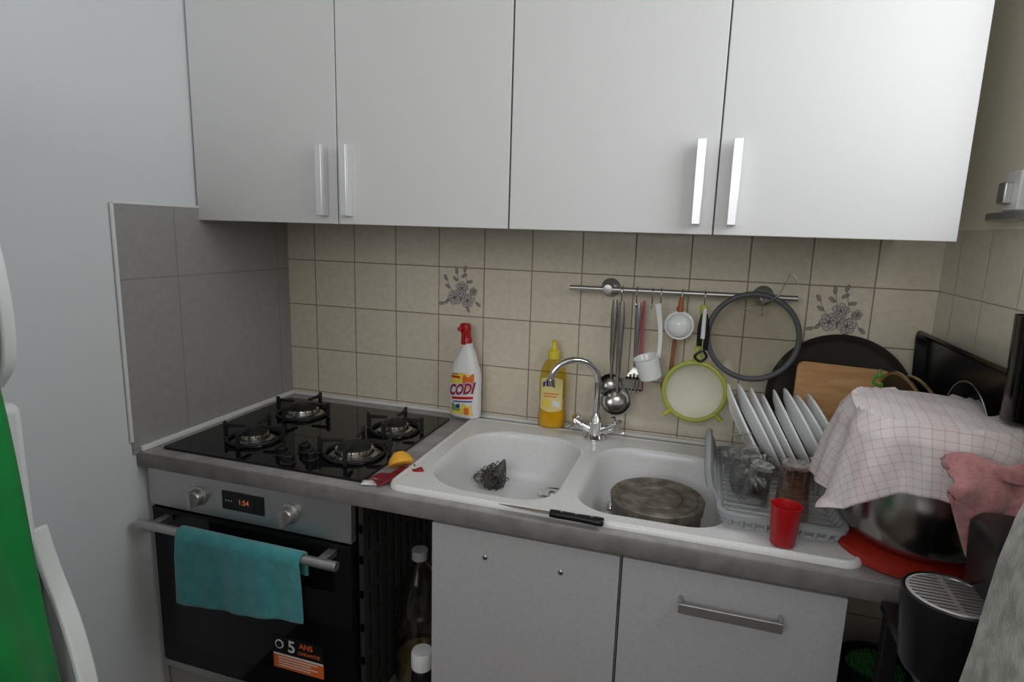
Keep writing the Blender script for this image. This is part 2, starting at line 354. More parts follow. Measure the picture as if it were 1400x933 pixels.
def tow(u,v):
    x=.168+.355*u
    drop=.172+.008*math.sin(u*4+.9)-.010*u
    total=.05+.035+drop; s=v*total
    if s<.05: return Vector((x,-.636,.724-.05+s))
    s-=.05
    if s<.035:
        a=pi*s/.035; return Vector((x,-.652+.0155*math.cos(a),.724+.0155*math.sin(a)))
    s-=.035
    fold=.0045*math.sin(u*11+1)+.002*math.sin(u*29)
    return Vector((x+.010*(u-.5)*s/.17,-.6685-fold*min(1,s/.06)-.002,.724-s))
B().sheet(60,44,tow).obj('dish_towel',m_turq,label='turquoise terry towel hanging over the oven handle',cat='towel',solid=.005,fixn=False)
# ------------------------------------------------------------------ base cabinets
def basec(x0,x1,label,handle):
    t=thing('base_cabinet',label,'cabinet',((x0+x1)/2,-.3,0),group='white base cabinets')
    zr=.858 if handle else .735
    b=B(); b.box(*L(t,x0,x0+.018,-.58,-.01,.0,.735)).box(*L(t,x0,x0+.018,-.58,-.565,.73,.858)).box(*L(t,x1-.018,x1,-.58,-.01,.0,zr)).box(*L(t,x1-.018,x1,-.58,-.565,.73,.858)).box(*L(t,x0+.018,x1-.018,-.58,-.01,.1,.118)).box(*L(t,x0+.018,x1-.018,-.02,-.01,.1,.70)).box(*L(t,x0+.018,x1-.018,-.54,-.53,0,.1))
    b.obj('body',m_base,t)
    d=B().box(*L(t,x0+.002,x1-.002,-.602,-.583,.12,.848)).obj('door',m_base,t,bevel=.0015)
    if handle:
        h=B(); zc=.782; h.box(*L(t,1.355,1.540,-.634,-.628,zc-.010,zc+.010)); h.box(*L(t,1.355,1.361,-.632,-.602,zc-.010,zc+.010)); h.box(*L(t,1.534,1.540,-.632,-.602,zc-.010,zc+.010))
        h.obj('handle',m_steel,d,bevel=.001,label='flat grey metal bar handle')
    else:
        for x in(.950,1.117):
            T=Matrix.Translation((x-t.location.x,-.602-t.location.y,.789))@Matrix.Rotation(pi/2,4,'X')
            B().lathe([(.0055,0),(.0055,.002),(.004,.003),(0,.0032)],seg=14,T=T).obj('screw',m_dsteel,d)
basec(.822,1.238,'off-white base cabinet with two bare screws under the sink',False)
basec(1.240,1.648,'off-white base cabinet with horizontal grey handle under the draining board',True)
# ------------------------------------------------------------------ sink
t=thing('kitchen_sink','white speckled double bowl sink set in the worktop','sink',(1.19,-.31,.9))
outer=rrect(.704,1.668,-.588,-.052,.035,7)
bowlL=rrect(.752,1.080,-.556,-.132,[.09,.11,.13,.14],10)
bowlR=rrect(1.118,1.442,-.552,-.132,[.09,.10,.11,.09],10)
zs=.9115
def off(loop,d,z):
    o=[]; n=len(loop)
    for i,p in enumerate(loop):
        td=(loop[(i+1)%n]-loop[i-1]); nn=Vector((-td.y,td.x,0)).normalized(); q=p+nn*d; o.append(Vector((q.x,q.y,z)))
    return o
bm=bmesh.new()
def addloop(pts,z):
    vs=[bm.verts.new((p.x,p.y,z)) for p in pts]; return [bm.edges.new((vs[i],vs[(i+1)%len(vs)])) for i in range(len(vs))]
es=addloop(off(outer,.010,zs),zs)+addloop(bowlL,zs)+addloop(bowlR,zs)
bmesh.ops.triangle_fill(bm,edges=es,use_beauty=True,use_dissolve=False)
bm.verts.index_update()
V=[v.co.copy() for v in bm.verts]; Fc=[[v.index for v in f_.verts] for f_ in bm.faces]; bm.free()
s=B(); org=Matrix.Translation((-1.19,.31,-.9))
s.add(V,Fc,0,org)
s.loft([off(outer,-.004,.9005),off(outer,-.004,.906),off(outer,0,.913),off(outer,.005,.9145),off(outer,.010,zs)],0,False,False,org)
for bl in (bowlL,bowlR):
    s.loft([off(bl,0,zs),off(bl,.003,.9095),off(bl,.007,.903),off(bl,.010,.885),off(bl,.016,.81),off(bl,.022,.787),off(bl,.034,.775),off(bl,.050,.772)],0,False,True,org)
for k in range(7):
    y=-.50+.065*k
    s.tube([(1.475,y,.912),(1.645,y,.912)],.003,8,T=org)
s.obj('basin',m_enamel,t,angle=50)
for (x,y) in((1.002,-.206),(1.165,-.222)):
    T=Matrix.Translation((x-1.19,y+.31,.7735-.9))
    q=B(); q.lathe([(.038,0),(.038,.003),(.032,.006),(.026,.002),(.012,.001),(.011,.009),(.006,.013),(0,.013)],seg=32,T=T); q.obj('drain',m_chrome,t)
# tap
fx,fy=1.094,-.100
t=thing('kitchen_tap','chrome mixer tap with two cross handles behind the bowls','tap',(fx,fy,.9125))
b=B(); b.lathe([(.030,0),(.030,.004),(.024,.008),(.019,.014),(.019,.045),(.021,.050),(.017,.060),(.012,.068),(.0105,.075),(0,.075)],seg=32)
b.tube([(-.012,0,.022),(-.045,-.005,.038)],.013,16).tube([(.012,0,.022),(.045,-.005,.038)],.013,16)
b.obj('body',m_chrome,t)
dx,dy=-.90,-.43
b=B(); pts=[(0,0,.06),(0,0,.12),(0,0,.165)]
for k in range(0,9):
    a=pi*k/8*.97; r=.068; hh=r*(1-math.cos(a)); pts.append((dx*hh,dy*hh,.165+.062*math.sin(a)))
e=pts[-1]; pts.append((e[0],e[1],e[2]-.010))
b.tube(pts,.0095,16,n=3); e=pts[-1]; b.tube([(e[0],e[1],e[2]+.012),(e[0],e[1],e[2]-.006)],.0125,18)
b.obj('spout',m_chrome,t)
for sx in(-1,1):
    b=B(); base=Vector((sx*.045,-.005,.038)); ax=Vector((sx*.85,-.15,.5)).normalized(); top=base+ax*.022
    b.tube([base-ax*.004,base+ax*.012,top],[.014,.012,.012],16)
    u=ax.orthogonal().normalized(); w2=ax.cross(u)
    for k in range(4):
        a=pi/4+k*pi/2; dd=u*math.cos(a)+w2*math.sin(a); b.tube([top-ax*.004,top-ax*.004+dd*.014,top-ax*.002+dd*.026],[.006,.006,.0075],10)
    b.obj('handle',m_chrome,t)
# ------------------------------------------------------------------ spray bottle
def se(w,d,z,n=28,p=3.0,cx=0,cy=0):
    o=[]
    for i in range(n):
        a=2*pi*i/n; c,s_=math.cos(a),math.sin(a)
        o.append(Vector((cx+w*math.copysign(abs(c)**(2/p),c),cy+d*math.copysign(abs(s_)**(2/p),s_),z)))
    return o
t=thing('spray_bottle','white cleaning spray bottle with red head and colourful label','bottle',(.683,-.060,.915),(0,0,-.12))
b=B(); prof=[(.043,.020,0),(.049,.026,.006),(.051,.028,.03),(.050,.028,.08),(.051,.028,.12),(.048,.027,.145),(.039,.024,.17),(.029,.020,.195),(.021,.017,.212),(.016,.015,.22),(.015,.015,.232)]
b.loft([se(w_,d_,z,p=2.6,cx=(.004 if z>.17 else 0)) for w_,d_,z in prof]); b.obj('bottle_body',m_white,t)
b=B(); b.loft([se(.017,.016,.228,p=2),se(.017,.016,.245,p=2),se(.014,.014,.25,p=2,cx=-.001),se(.013,.015,.262,cx=-.002),se(.016,.015,.275,cx=-.004),se(.015,.013,.288,cx=-.005),se(.010,.009,.291,cx=-.005)])
b.tube([(-.012,-.010,.276),(-.006,-.034,.278)],[.008,.007],10); b.tube([(.0,-.018,.268),(.002,-.030,.255),(.002,-.030,.238)],.004,8)
b.obj('spray_head',m_red,t)
def wrap(x,z,w_=.0508,d_=.0285,o=.0006,p=2.6):
    x=max(-.0505,min(.0505,x)); y=-(d_)*(max(0,1-abs(x/w_)**p))**(1/p)-o
    return Vector((x,y,z))
b=B()
def patch(x0,x1,z0,z1,mi,o,shape=None,n=14):
    b.sheet(n,6,lambda u,v:wrap((x0+(x1-x0)*u),(z0+(z1-z0)*v)+(shape(u,v) if shape else 0),o=o),mi)
patch(-.042,.042,.012,.146,0,.0004)
patch(-.040,.040,.086,.140,4,.0006,lambda u,v:(.008*math.sin(u*pi)-.004)*v+(1-v)*(.022-.03*u))
patch(.004,.040,.104,.140,2,.0009,lambda u,v:.005*math.sin(u*9)*v-.008*(1-u))
patch(-.036,-.004,.126,.133,1,.0010); patch(-.036,-.012,.137,.140,5,.0010)
patch(-.034,.038,.058,.066,1,.0010,lambda u,v:.008*u); patch(-.028,.036,.050,.054,5,.0010,lambda u,v:.006*u)
patch(-.038,.038,.014,.030,4,.0008,lambda u,v:.006*math.sin(u*5)*v)
patch(-.034,-.004,.024,.044,3,.0011,lambda u,v:.005*math.sin(u*9)*v)
patch(.0,.034,.026,.046,4,.0011,lambda u,v:.004*math.sin(u*7)*v); patch(.010,.026,.018,.034,2,.0013,lambda u,v:.004*math.sin(u*3.1)*(v*2-1)); patch(-.018,-.004,.034,.044,5,.0013)
sl=lambda o_: (lambda x,y:wrap(x*.84+y*.22,.092+y*1.15+x*.14,o=o_))
b.text('CODI',.040,sl(.0022),0,.0034).text('CODI',.040,sl(.0027),5,.0017).text('CODI',.040,sl(.0032),1,-.0001)
b.obj('label_print',[m_lwhite,m_lred,m_lorange,m_lgreen,m_lyel,m_blue],t,label='colourful paper label',fixn=False)
# ------------------------------------------------------------------ soap bottle
t=thing('soap_bottle','yellow dish soap bottle standing behind the tap','bottle',(.952,-.044,.9118),(0,0,.1))
b=B(); prof=[(.036,.020,0),(.040,.024,.006),(.041,.025,.03),(.038,.024,.07),(.040,.025,.11),(.040,.025,.15),(.035,.022,.18),(.024,.018,.2),(.016,.016,.208),(.014,.014,.215)]
b.loft([se(w_,d_,z,p=2.4) for w_,d_,z in prof]); b.obj('bottle_body',m_soap,t,label='translucent yellow bottle body')
b=B(); b.loft([se(w_*.93,d_*.9,max(z,.003),p=2.4) for w_,d_,z in prof[:4]]+[se(.0355,.0216,.088,p=2.4)]); b.obj('liquid',m_liquid,t,label='amber soap liquid')
b=B(); b.loft([se(.017,.017,.208,p=2),se(.018,.018,.215,p=2),se(.018,.018,.232,p=2),se(.009,.009,.236,p=2),se(.007,.007,.256,p=2),se(.009,.009,.258,p=2),se(.009,.009,.262,p=2)]); b.obj('cap',m_yel,t)
b=B()
def wrap2(x,z,o): return Vector((x,-.0255*(max(0,1-abs(x/.041)**2.4))**(1/2.4)-o,z))
def patch2(x0,x1,z0,z1,mi,o,sh=None): b.sheet(12,6,lambda u,v:wrap2(x0+(x1-x0)*u,z0+(z1-z0)*v+(sh(u,v) if sh else 0),o),mi)
patch2(-.032,.032,.060,.150,0,.0006,lambda u,v:.008*math.sin(u*pi)*(2*v-1)); patch2(-.026,.010,.126,.140,1,.0012,lambda u,v:.006*math.sin(u*pi)); patch2(-.019,.003,.131,.138,2,.0016,lambda u,v:.005*math.sin(u*pi))
patch2(-.024,.020,.106,.109,5,.0012); patch2(-.022,.016,.098,.101,5,.0012); patch2(.004,.026,.070,.088,3,.0012,lambda u,v:.003*math.sin(u*6)); patch2(-.026,-.004,.068,.088,4,.0012,lambda u,v:.004*math.sin(u*3.1)*(2*v-1))
b.obj('label_print',[m_amber,m_blue,m_lwhite,m_lwhite,m_lyel,m_lorange],t,fixn=False,label='faded yellow label with a small blue badge')
# ------------------------------------------------------------------ small things on counter
t=thing('kitchen_knife','kitchen knife with black riveted handle on the worktop edge','knife',(1.092,-.603,.9165),(0,0,-.01))
b=B(); b.loft([[Vector((x,y0,z)),Vector((x,y1,z)),Vector((x,y1-.001,z+.0012)),Vector((x,y0+.001,z+.0012))] for x,y0,y1,z in [(-.115,.0,.002,0),(-.08,-.006,.004,0),(-.03,-.009,.006,0),(.0,-.009,.007,0)]]); b.obj('blade',m_dsteel,t)
b=B(); b.loft([[Vector((x,p.x*w_-.003,p.y*.0075+.002)) for p in se(1,1,0,16,2.6)] for x,w_ in [(-.002,.008),(.01,.010),(.05,.0088),(.085,.011),(.104,.0125),(.108,.008)]])
hd=b.obj('handle',m_black,t)
for x in(.022,.052,.084): B().lathe([(.0028,.0),(.0028,.0099),(0,.0101)],(x,-.003,0),12).obj('rivet',m_steel,hd)
t=thing('lemon_half','squeezed orange-yellow lemon half on the hob corner','lemon',(.686,-.485,.921),(pi-.55,-.35,.3))
b=B(); b.lathe([(.0,-.029),(.014,-.026),(.026,-.013),(.031,0),(.030,.003),(.028,.004)],seg=28); b.obj('peel',m_orange,t)
b=B(); b.lathe([(.028,.002),(.022,.0015),(.010,-.001),(0,-.002)],seg=28); b.obj('flesh',m_pulp,t)
def pk(u,v):
    x=-.05+.12*u; y=-.028+.056*v
    return Vector((x,y,.004+.006*math.sin(u*7+v*3)**2+.010*max(0,u-.6)*2*math.sin(v*5)**2))
b=B(); b.sheet(24,14,pk); b.obj('foil_packet',m_pack,loc=(.692,-.535,.9005),rot=(0,0,.95),label='crumpled red foil packet on the worktop',cat='packet',solid=.002,fixn=False)
def pk2(u,v): return Vector((-.025+.05*u,-.015+.03*v,.003+.003*math.sin(u*9)*math.sin(v*5)))
B().sheet(12,8,pk2).obj('paper_scrap',m_lwhite,loc=(.662,-.575,.9015),rot=(0,0,.3),label='small white paper scrap under the red packet',cat='paper',solid=.0015,fixn=False)
b=B()
def blob(u,v):
    th=u*2*pi; ph=v*pi; r=.030*(1+.22*math.sin(3*th+1)*math.sin(ph)+.12*math.sin(7*th+5*ph)+.06*math.sin(15*th)*math.sin(11*ph))
    return Vector((r*math.sin(ph)*math.cos(th),.8*r*math.sin(ph)*math.sin(th),.026+r*.85*math.cos(ph)))
b.sheet(40,24,blob); b.tube([(.012,0,.040),(.024,.006,.062),(.030,.01,.085)],[.020,.014,.003],10)
for i in range(50):
    c=Vector((random.gauss(0,.014),random.gauss(0,.010),.034+random.gauss(0,.012))); r=random.uniform(.016,.022)
    R=Matrix.Rotation(random.uniform(0,6),3,'X')@Matrix.Rotation(random.uniform(0,6),3,'Y')
    b.tube([(lambda p:Vector((p.x,p.y,max(.002,p.z))))(c+R@Vector((r*math.cos(k*pi/4),r*math.sin(k*pi/4),0))) for k in range(8)],.0013,4,closed=True)
b.obj('steel_scourer',m_skin,loc=(.834,-.225,.7725),label='dark steel wool scourer lying in the sink bowl',cat='scourer')
t=thing('round_tin','worn round metal tin standing in the sink bowl','tin',(1.287,-.340,.7725))
b=B(); b.lathe([(.098,0),(.103,.004),(.103,.085),(.100,.087)],seg=48); b.obj('body',m_tin,t)
b=B(); b.lathe([(.107,.076),(.108,.088),(.110,.099),(.107,.103),(.103,.100),(.095,.098),(.092,.101),(.088,.098),(.060,.097),(.056,.100),(.052,.097),(0,.097)],seg=48)
b.obj('lid',m_tin,t)
b=B(); b.lathe([(.021,0),(.0225,.002),(.027,.072),(.0285,.078),(.027,.078),(.0255,.072),(.021,.006),(0,.006)],seg=36)
b.obj('beaker',m_red,loc=(1.533,-.562,.9155),label='small red plastic beaker on the draining board',cat='cup')
# ------------------------------------------------------------------ dish rack
t=thing('dish_rack','grey plastic dish rack on the draining board','dish rack',(1.53,-.33,.9155))
x0,x1,y0,y1=-.112,.118,-.208,.20; RH=.032
b=B()
b.loft([rrect(x0-.004,x1+.004,y0-.004,y1+.004,.03,5,RH-.010),rrect(x0-.005,x1+.005,y0-.005,y1+.005,.03,5,RH),rrect(x0+.003,x1-.003,y0+.003,y1-.003,.03,5,RH+.002),rrect(x0+.004,x1-.004,y0+.004,y1-.004,.03,5,RH-.010)],0,False,False)
b.tube([p for p in rrect(x0+.010,x1-.010,y0+.010,y1-.010,.025,5,.004)],.004,8,closed=True)
r1=rrect(x0,x1,y0,y1,.03,5,RH-.004); r0=rrect(x0+.010,x1-.010,y0+.010,y1-.010,.025,5,.004)
def along(loop,n):
    L_=[0]
    for i in range(len(loop)): L_.append(L_[-1]+(loop[(i+1)%len(loop)]-loop[i]).length)
    out=[]
    for k in range(n):
        d_=L_[-1]*k/n
        for i in range(len(loop)):
            if L_[i]<=d_<=L_[i+1]: out.append(loop[i].lerp(loop[(i+1)%len(loop)],(d_-L_[i])/max(1e-9,L_[i+1]-L_[i]))); break
    return out
for p,q in zip(along(r0,54),along(r1,54)): b.tube([p,q],.0050,6)
for k in range(14):
    y=y0+.03+k*.027; b.tube([(x0+.012,y,.004),(x1-.012,y,.004)],.0035,6)
for k in range(9):
    x=-.10+k*.025; b.tube([(x,.03,.004),(x,.03,.045)],.0025,6); b.tube([(x,.12,.004),(x,.12,.045)],.0025,6)
b.obj('basket',m_grey,t)
b=B()
def endf(u,v):
    y=y1-.02+(y0+.06-(y1-.02))*u; hgt=.030+.042*math.sin(min(1,u*1.15+.12)*pi)
    return Vector((x0-.004-.016*v**2-.006*math.sin(u*pi),y,.026+hgt*v))
b.sheet(20,6,endf); b.tube([endf(k/16,1) for k in range(17)],.005,8); b.obj('end_guard',m_grey,t,solid=.005,label='raised grey plastic end of the rack',fixn=False)
pb=B(); R=.108
pb.lathe([(0,0),(R*.55,0),(R*.58,.003),(R*.8,.008),(R,.018),(R*1.008,.0205),(R*.99,.0228),(R*.78,.0140),(R*.58,.0078),(0,.0068)],seg=56)
first=None
for i in range(8):
    x=1.462+.0262*i; y=-.215+.002*random.uniform(-2,2); tilt=28.5+random.uniform(-.6,.6)+i*.25; s_=[1.02,1.03,1.0,.93,1.0,1.03,.97,1.0][i]
    rot=(random.uniform(-.02,.02),pi/2-math.radians(tilt),random.uniform(-.03,.03)+.06)
    z=.930+R*s_*math.cos(math.radians(tilt))
    if first is None:
        first=pb.obj('dinner_plate',m_porc,loc=(x,y,z),rot=rot,label='white porcelain plate standing in the dish rack',cat='plate',group='white plates in the dish rack'); first.scale=(s_,)*3
    else:
        c=first.copy(); COL.objects.link(c); c.location=(x,y,z); c.rotation_euler=rot; c.scale=(s_,)*3; c.name='dinner_plate.%03d'%i
b=B(); b.lathe([(0,.0),(.022,0),(.024,.005),(.042,.018),(.052,.038),(.053,.041),(.050,.040),(.040,.021),(.022,.008),(0,.007)],seg=44)
b.obj('white_bowl',m_porc,loc=(1.748,-.170,1.060),rot=(.2,-1.1,.35),label='white porcelain bowl tilted behind the plates',cat='bowl')
def tumbler(name,label,loc,rot,r,h,m,ribs=True,grp='drinking glasses in the rack'):
    b=B(); seg=40; rings=[]
    for rr,z in [(r*.80,0),(r*.84,.003),(r*.82,h*.3),(r*.9,h*.7),(r,h*.985),(r,h),(r*.955,h*.985),(r*.85,h*.7),(r*.76,h*.3),(r*.74,.010),(0.001,.009)]:
        rings.append([Vector(((rr+(.0009*math.cos(10*2*pi*j/seg) if ribs and h*.1<z<h*.8 else 0))*math.cos(2*pi*j/seg),(rr+(.0009*math.cos(10*2*pi*j/seg) if ribs and h*.1<z<h*.8 else 0))*math.sin(2*pi*j/seg),z)) for j in range(seg)])
    b.loft(rings,0)
    return b.obj(name,m,loc=loc,rot=rot,label=label,cat='glass',group=grp,angle=60)
tumbler('drinking_glass','amber-pink ribbed drinking glass upside down in the rack',(1.560,-.448,1.037),(pi,0,0),.035,.112,m_pglass)
for lo,ro in [((1.500,-.43,1.020),(pi,.15,0)),((1.505,-.345,1.010),(pi-.3,.35,.6))]:
    tumbler('drinking_glass','clear ribbed drinking glass upside down in the rack',lo,ro,.030,.088,m_glass)
wg=B(); wg.lathe([(.030,0),(.031,.0015),(.008,.005),(.0038,.012),(.0035,.055),(.010,.062),(.024,.075),(.031,.095),(.030,.118),(.027,.132),(.026,.132),(.029,.118),(.0298,.095),(.022,.077),(0,.067)],seg=36)
for lo,ro in [((1.452,-.335,1.050),(pi-.25,-.2,0)),((1.462,-.420,1.040),(pi+.2,-.25,0))]:
    wg.obj('wine_glass',m_glass,loc=lo,rot=ro,label='clear stemmed glass upside down in the rack',cat='glass',group='stemmed glasses in the rack',angle=60)
# ------------------------------------------------------------------ behind rack
a=math.radians(-8)
b=B(); b.lathe([(0,0),(.150,0),(.158,.003),(.168,.012),(.172,.013),(.170,.009),(.160,-.003),(.152,-.005),(0,-.005)],seg=64)
b.obj('round_tray',m_tray,loc=(1.700,-.050,1.078),rot=(pi/2+a,0,0),label='dark round tray leaning against the tiled wall',cat='tray')
t=thing('cutting_board','light wooden cutting board leaning on the round tray','cutting board',(1.690,-.116,.9145),(math.radians(-7),math.radians(2),0))
b=B(); b.loft([[Vector((p.x,y,p.y)) for p in rrect(-.105,.105,0,.266,.018,5)] for y in(-.007,.007)]); b.obj('board',m_wood,t,bevel=.002)
b=B(); b.tube([(.078+.012*math.cos(k*pi/6),-.0085,.240+.012*math.sin(k*pi/6)) for k in range(12)],.0035,8,closed=True); b.tube([(.078,-.009,.250),(.078,-.009,.268)],.004,8); b.obj('hanging_ring',M('green_ring',(.10,.36,.06),.4),t)
for i,(x,y,r) in enumerate([(1.816,-.185,.140),(1.843,-.200,.138)]):
    b=B(); b.lathe([(0,.018),(r*.6,.014),(r*.93,.004),(r,0),(r*1.01,-.003),(r*.98,-.002),(r*.9,.002),(r*.55,.011),(0,.015)],seg=56,mi=0)
    b.tube([(r*math.cos(k*pi/24),r*math.sin(k*pi/24),-.001) for k in range(48)],.0042,8,mi=1,closed=True)
    b.obj('pan_lid',[m_tray,m_gold],loc=(x,y,.915+r*.97),rot=(.05,pi/2-.16,.22),label='dark pan lid with brassy rim standing on edge',cat='lid',group='pan lids near the wall')
b=B()
def tray_ring(o_,x): return [Vector((x,p.x,p.y)) for p in rrect(-.275+o_,.275-o_,-.175+o_,.175-o_,.03,5)]
b.loft([tray_ring(.018,.0),tray_ring(.004,-.018),tray_ring(-.004,-.020),tray_ring(-.004,-.016),tray_ring(.001,-.015),tray_ring(.015,.004)],0,False,False); b.poly(tray_ring(.018,0.0)); b.poly(tray_ring(.0155,.003))
b.obj('baking_tray',m_pan,loc=(1.882,-.325,1.100),rot=(0,math.radians(-3),0),label='black rectangular baking tray leaning against the side wall',cat='tray')
b=B(); r=.115
b.lathe([(0,0),(r*.82,0),(r*.86,.004),(r,.026),(r*1.02,.027),(r*.84,-.001),(r*.8,-.003),(0,-.003)],seg=56)
b.tube([(r*math.cos(k*pi/24),r*math.sin(k*pi/24),.027) for k in range(48)],.002,8,mi=1,closed=True)
b.obj('frying_pan',[m_pan,m_dsteel],loc=(1.874,-.42,1.115),rot=(0,-pi/2-.05,.0),label='black frying pan standing against the baking tray',cat='pan')
# ------------------------------------------------------------------ rail
t=thing('utensil_rail','stainless steel wall rail with round mounts','rail',(1.29,-.04,1.333))
B().tube([(-.298,-.012,-.002),(.292,-.012,.002)],.0075,14).obj('bar',m_steel,t)
for x in(-.190,.214):
    T=Matrix.Translation((x,.039,0))@Matrix.Rotation(pi/2,4,'X')
    B().lathe([(.027,0),(.027,.006),(.020,.014),(.012,.018),(.011,.048),(.013,.052),(.012,.062),(0,.063)],seg=28,T=T).obj('mount',m_steel,t)
RY=-.052; RZ=1.333
def hook(x,z0=None):
    z0=z0 or RZ-.035
    b=B(); b.tube([(x,RY-.004,RZ-.012),(x,RY+.011,RZ-.002),(x,RY+.004,RZ+.011),(x,RY-.009,RZ+.007),(x,RY-.013,RZ-.010),(x,RY-.008,z0),(x,RY-.014,z0-.010),(x,RY-.022,z0-.003)],.0018,8,n=5)
    return b.obj('hook',m_chrome,label='small steel S hook on the rail',cat='hook',group='hooks on the rail')
for x in (1.140,1.180,1.222,1.245,1.300,1.358,1.50): hook(x)
UY=RY-.014
def ladle(x,y,zb,r,label):
    t=thing('soup_ladle',label,'ladle',(x,y,zb))
    b=B(); T=Matrix.Translation((0,-r*.2,0))@Matrix.Rotation(math.radians(55),4,'X')
    prof=[(r*math.sin(k*pi/18),-r*.75*math.cos(k*pi/18)) for k in range(10)]; prof+=[(r*.955*math.sin(k*pi/18),-r*.70*math.cos(k*pi/18)) for k in range(9,-1,-1)]
    b.lathe(prof,seg=32,T=T); b.obj('bowl',m_dsteel,t)
    top=RZ-.03-zb
    b=B(); b.tube([(0,.010,r*.55),(0,.004,r+.012),(0,0,r+.05),(0,0,top*.75),(0,0,top)],[.004,.004,.0055,.008,.010,.006],12,n=4,flat=(0,1,0)); b.obj('handle',m_dsteel,t)
ladle(1.143,UY-.004,1.022,.043,'steel soup ladle hanging from the rail')
ladle(1.120,UY+.024,1.058,.036,'smaller steel ladle hanging behind the first one')
t=thing('slotted_spoon','steel slotted spoon hanging from the rail','spoon',(1.188,UY,1.075))
b=B()
for xx,w_ in ((-.019,.004),(-.0095,.0035),(0,.0035),(.0095,.0035),(.019,.004)):
    hh=.030-.012*(abs(xx)/.02)**2; b.box(xx-w_,xx+w_,-.0075,-.0055,-hh,hh)
b.box(-.022,.022,-.0075,-.0055,-.020,-.014).box(-.022,.022,-.0075,-.0055,.012,.020)
b.loft([[Vector((sx*w_,d_+q,z)) for q,sx in [(-.001,-1),(-.001,1),(.001,1),(.001,-1)]] for w_,d_,z in [(.023,-.0065,.012),(.018,-.004,.026),(.008,-.001,.040),(.004,0,.050)]]); b.obj('blade',m_dsteel,t,bevel=.0005)
b=B(); b.tube([(0,0,.04),(0,0,.09),(0,0,.19),(0,0,.227)],[.004,.006,.009,.006],12,n=4,flat=(0,1,0)); b.obj('handle',m_dsteel,t)
b=B(); b.tube([(0,0,0),(0,0,.05),(0,0,.12),(0,0,.255)],[.014,.012,.005,.004],12,n=4,flat=(0,1,0)); b.obj('pink_spatula',M('pink_plastic',(.50,.10,.14),.4),loc=(1.200,UY+.018,1.050),label='pink plastic spatula hanging behind the steel spoon',cat='spatula')
t=thing('long_handled_pot','small white pot with long handle hanging from the rail','pot',(1.228,UY-.03,1.128),(.12,-.28,0))
b=B(); b.lathe([(.0,-.030),(.026,-.030),(.030,-.026),(.033,.030),(.036,.033),(.034,.034),(.031,.030),(.028,-.024),(0,-.027)],seg=32); b.obj('pot_body',m_porc,t)
b=B(); b.tube([(.030,.004,.024),(.040,.010,.05),(.052,.02,.10),(.060,.026,.165)],[.006,.005,.006,.008],10,n=4,flat=(0,1,0)); b.obj('handle',m_porc,t)
t=thing('tea_strainer','small white strainer hanging from the rail','strainer',(1.298,UY-.008,1.248))
T=Matrix.Rotation(pi/2,4,'X')
b=B(); prof=[(.034*math.sin(k*pi/18),.026*math.cos(k*pi/18)) for k in range(10)]+[(.032*math.sin(k*pi/18),.024*math.cos(k*pi/18)) for k in range(9,-1,-1)]
b.lathe(prof,seg=32,T=T); b.tube([(.035*math.cos(k*pi/16),0,.035*math.sin(k*pi/16)) for k in range(32)],.0045,8,closed=True); b.obj('cup',m_porc,t)
b=B(); b.tube([(0,0,.036),(.0,.002,.058),(.001,.004,.076)],[.008,.007,.005],10,n=3); b.obj('handle',M('orange_wood',(.40,.13,.04),.5),t)
b=B(); b.tube([(.012,0,.25),(.008,0,.15),(.004,0,.07),(0,0,.045),(-.002,0,.025),(-.003,0,-.002)],[.005,.006,.006,.015,.020,.009],14,n=5,flat=(0,1,0))
b.obj('wooden_spoon',m_wood2,loc=(1.280,UY+.022,1.045),label='brown wooden spoon hanging behind the green sieve',cat='spoon')
t=thing('green_sieve','lime green sieve with fine mesh hanging from the rail','sieve',(1.350,UY-.012,1.072))
r=.080
b=B(); b.tube([(r*math.cos(k*pi/24),0,r*math.sin(k*pi/24)) for k in range(48)],.0060,10,closed=True)
for sx in(-1,1): b.tube([(sx*r*.72,-.001,-r*.72),(sx*r*.95,-.003,-r*.92)],[.008,.007],8)
b.obj('rim',m_green,t)
b=B(); rings=[[Vector((q0*math.cos(2*pi*j/36),q1,q0*math.sin(2*pi*j/36))) for j in range(36)] for q0,q1 in [(max(r*.98*math.sin(k*pi/18),1e-4),.040*math.cos(k*pi/18)) for k in range(10)]]
b.loft(rings,0,False,False); b.obj('mesh_basket',m_mesh,t)
b=B(); b.tube([(0,0,r),(.002,0,r+.05),(.006,0,r+.10),(.007,0,r+.155)],[.013,.008,.008,.010],12,n=4,flat=(0,1,0)); b.obj('handle',m_green,t)
t=thing('kitchen_scissors','black and white kitchen scissors hanging from the rail','scissors',(1.360,UY-.022,1.20))
b=B(); b.tube([(-.007,0,.0),(-.009,0,.05),(-.004,0,.085)],[.007,.006,.004],10,n=3); b.tube([(.009,0,-.01),(.010,0,.045),(.004,0,.085)],[.007,.006,.004],10,n=3)
b.tube([(.0,0,-.012),(-.016,-.001,-.030),(.0,0,-.042),(.014,0,-.028),(.004,0,-.012)],.0035,8,n=4); b.obj('grip',m_black,t)
b=B(); b.tube([(0,-.004,.02),(0,-.004,.10)],[.006,.005],10); b.obj('blade',m_white,t)
t=thing('glass_lid','round glass pan lid with grey rim hanging from the rail','lid',(1.482,UY-.016,1.233),(math.radians(-3),0,0))
r=.110
b=B(); b.tube([(r*math.cos(k*pi/32),0,r*math.sin(k*pi/32)) for k in range(64)],.0072,10,closed=True); b.obj('rim',m_rubber,t)
T=Matrix.Rotation(-pi/2,4,'X')
b=B(); b.lathe([(0,.022),(r*.4,.019),(r*.8,.009),(r*.99,0),(r*.97,-.001),(r*.78,.007),(r*.38,.017),(0,.020)],seg=56,T=T); b.obj('glass_disc',m_lid,t)
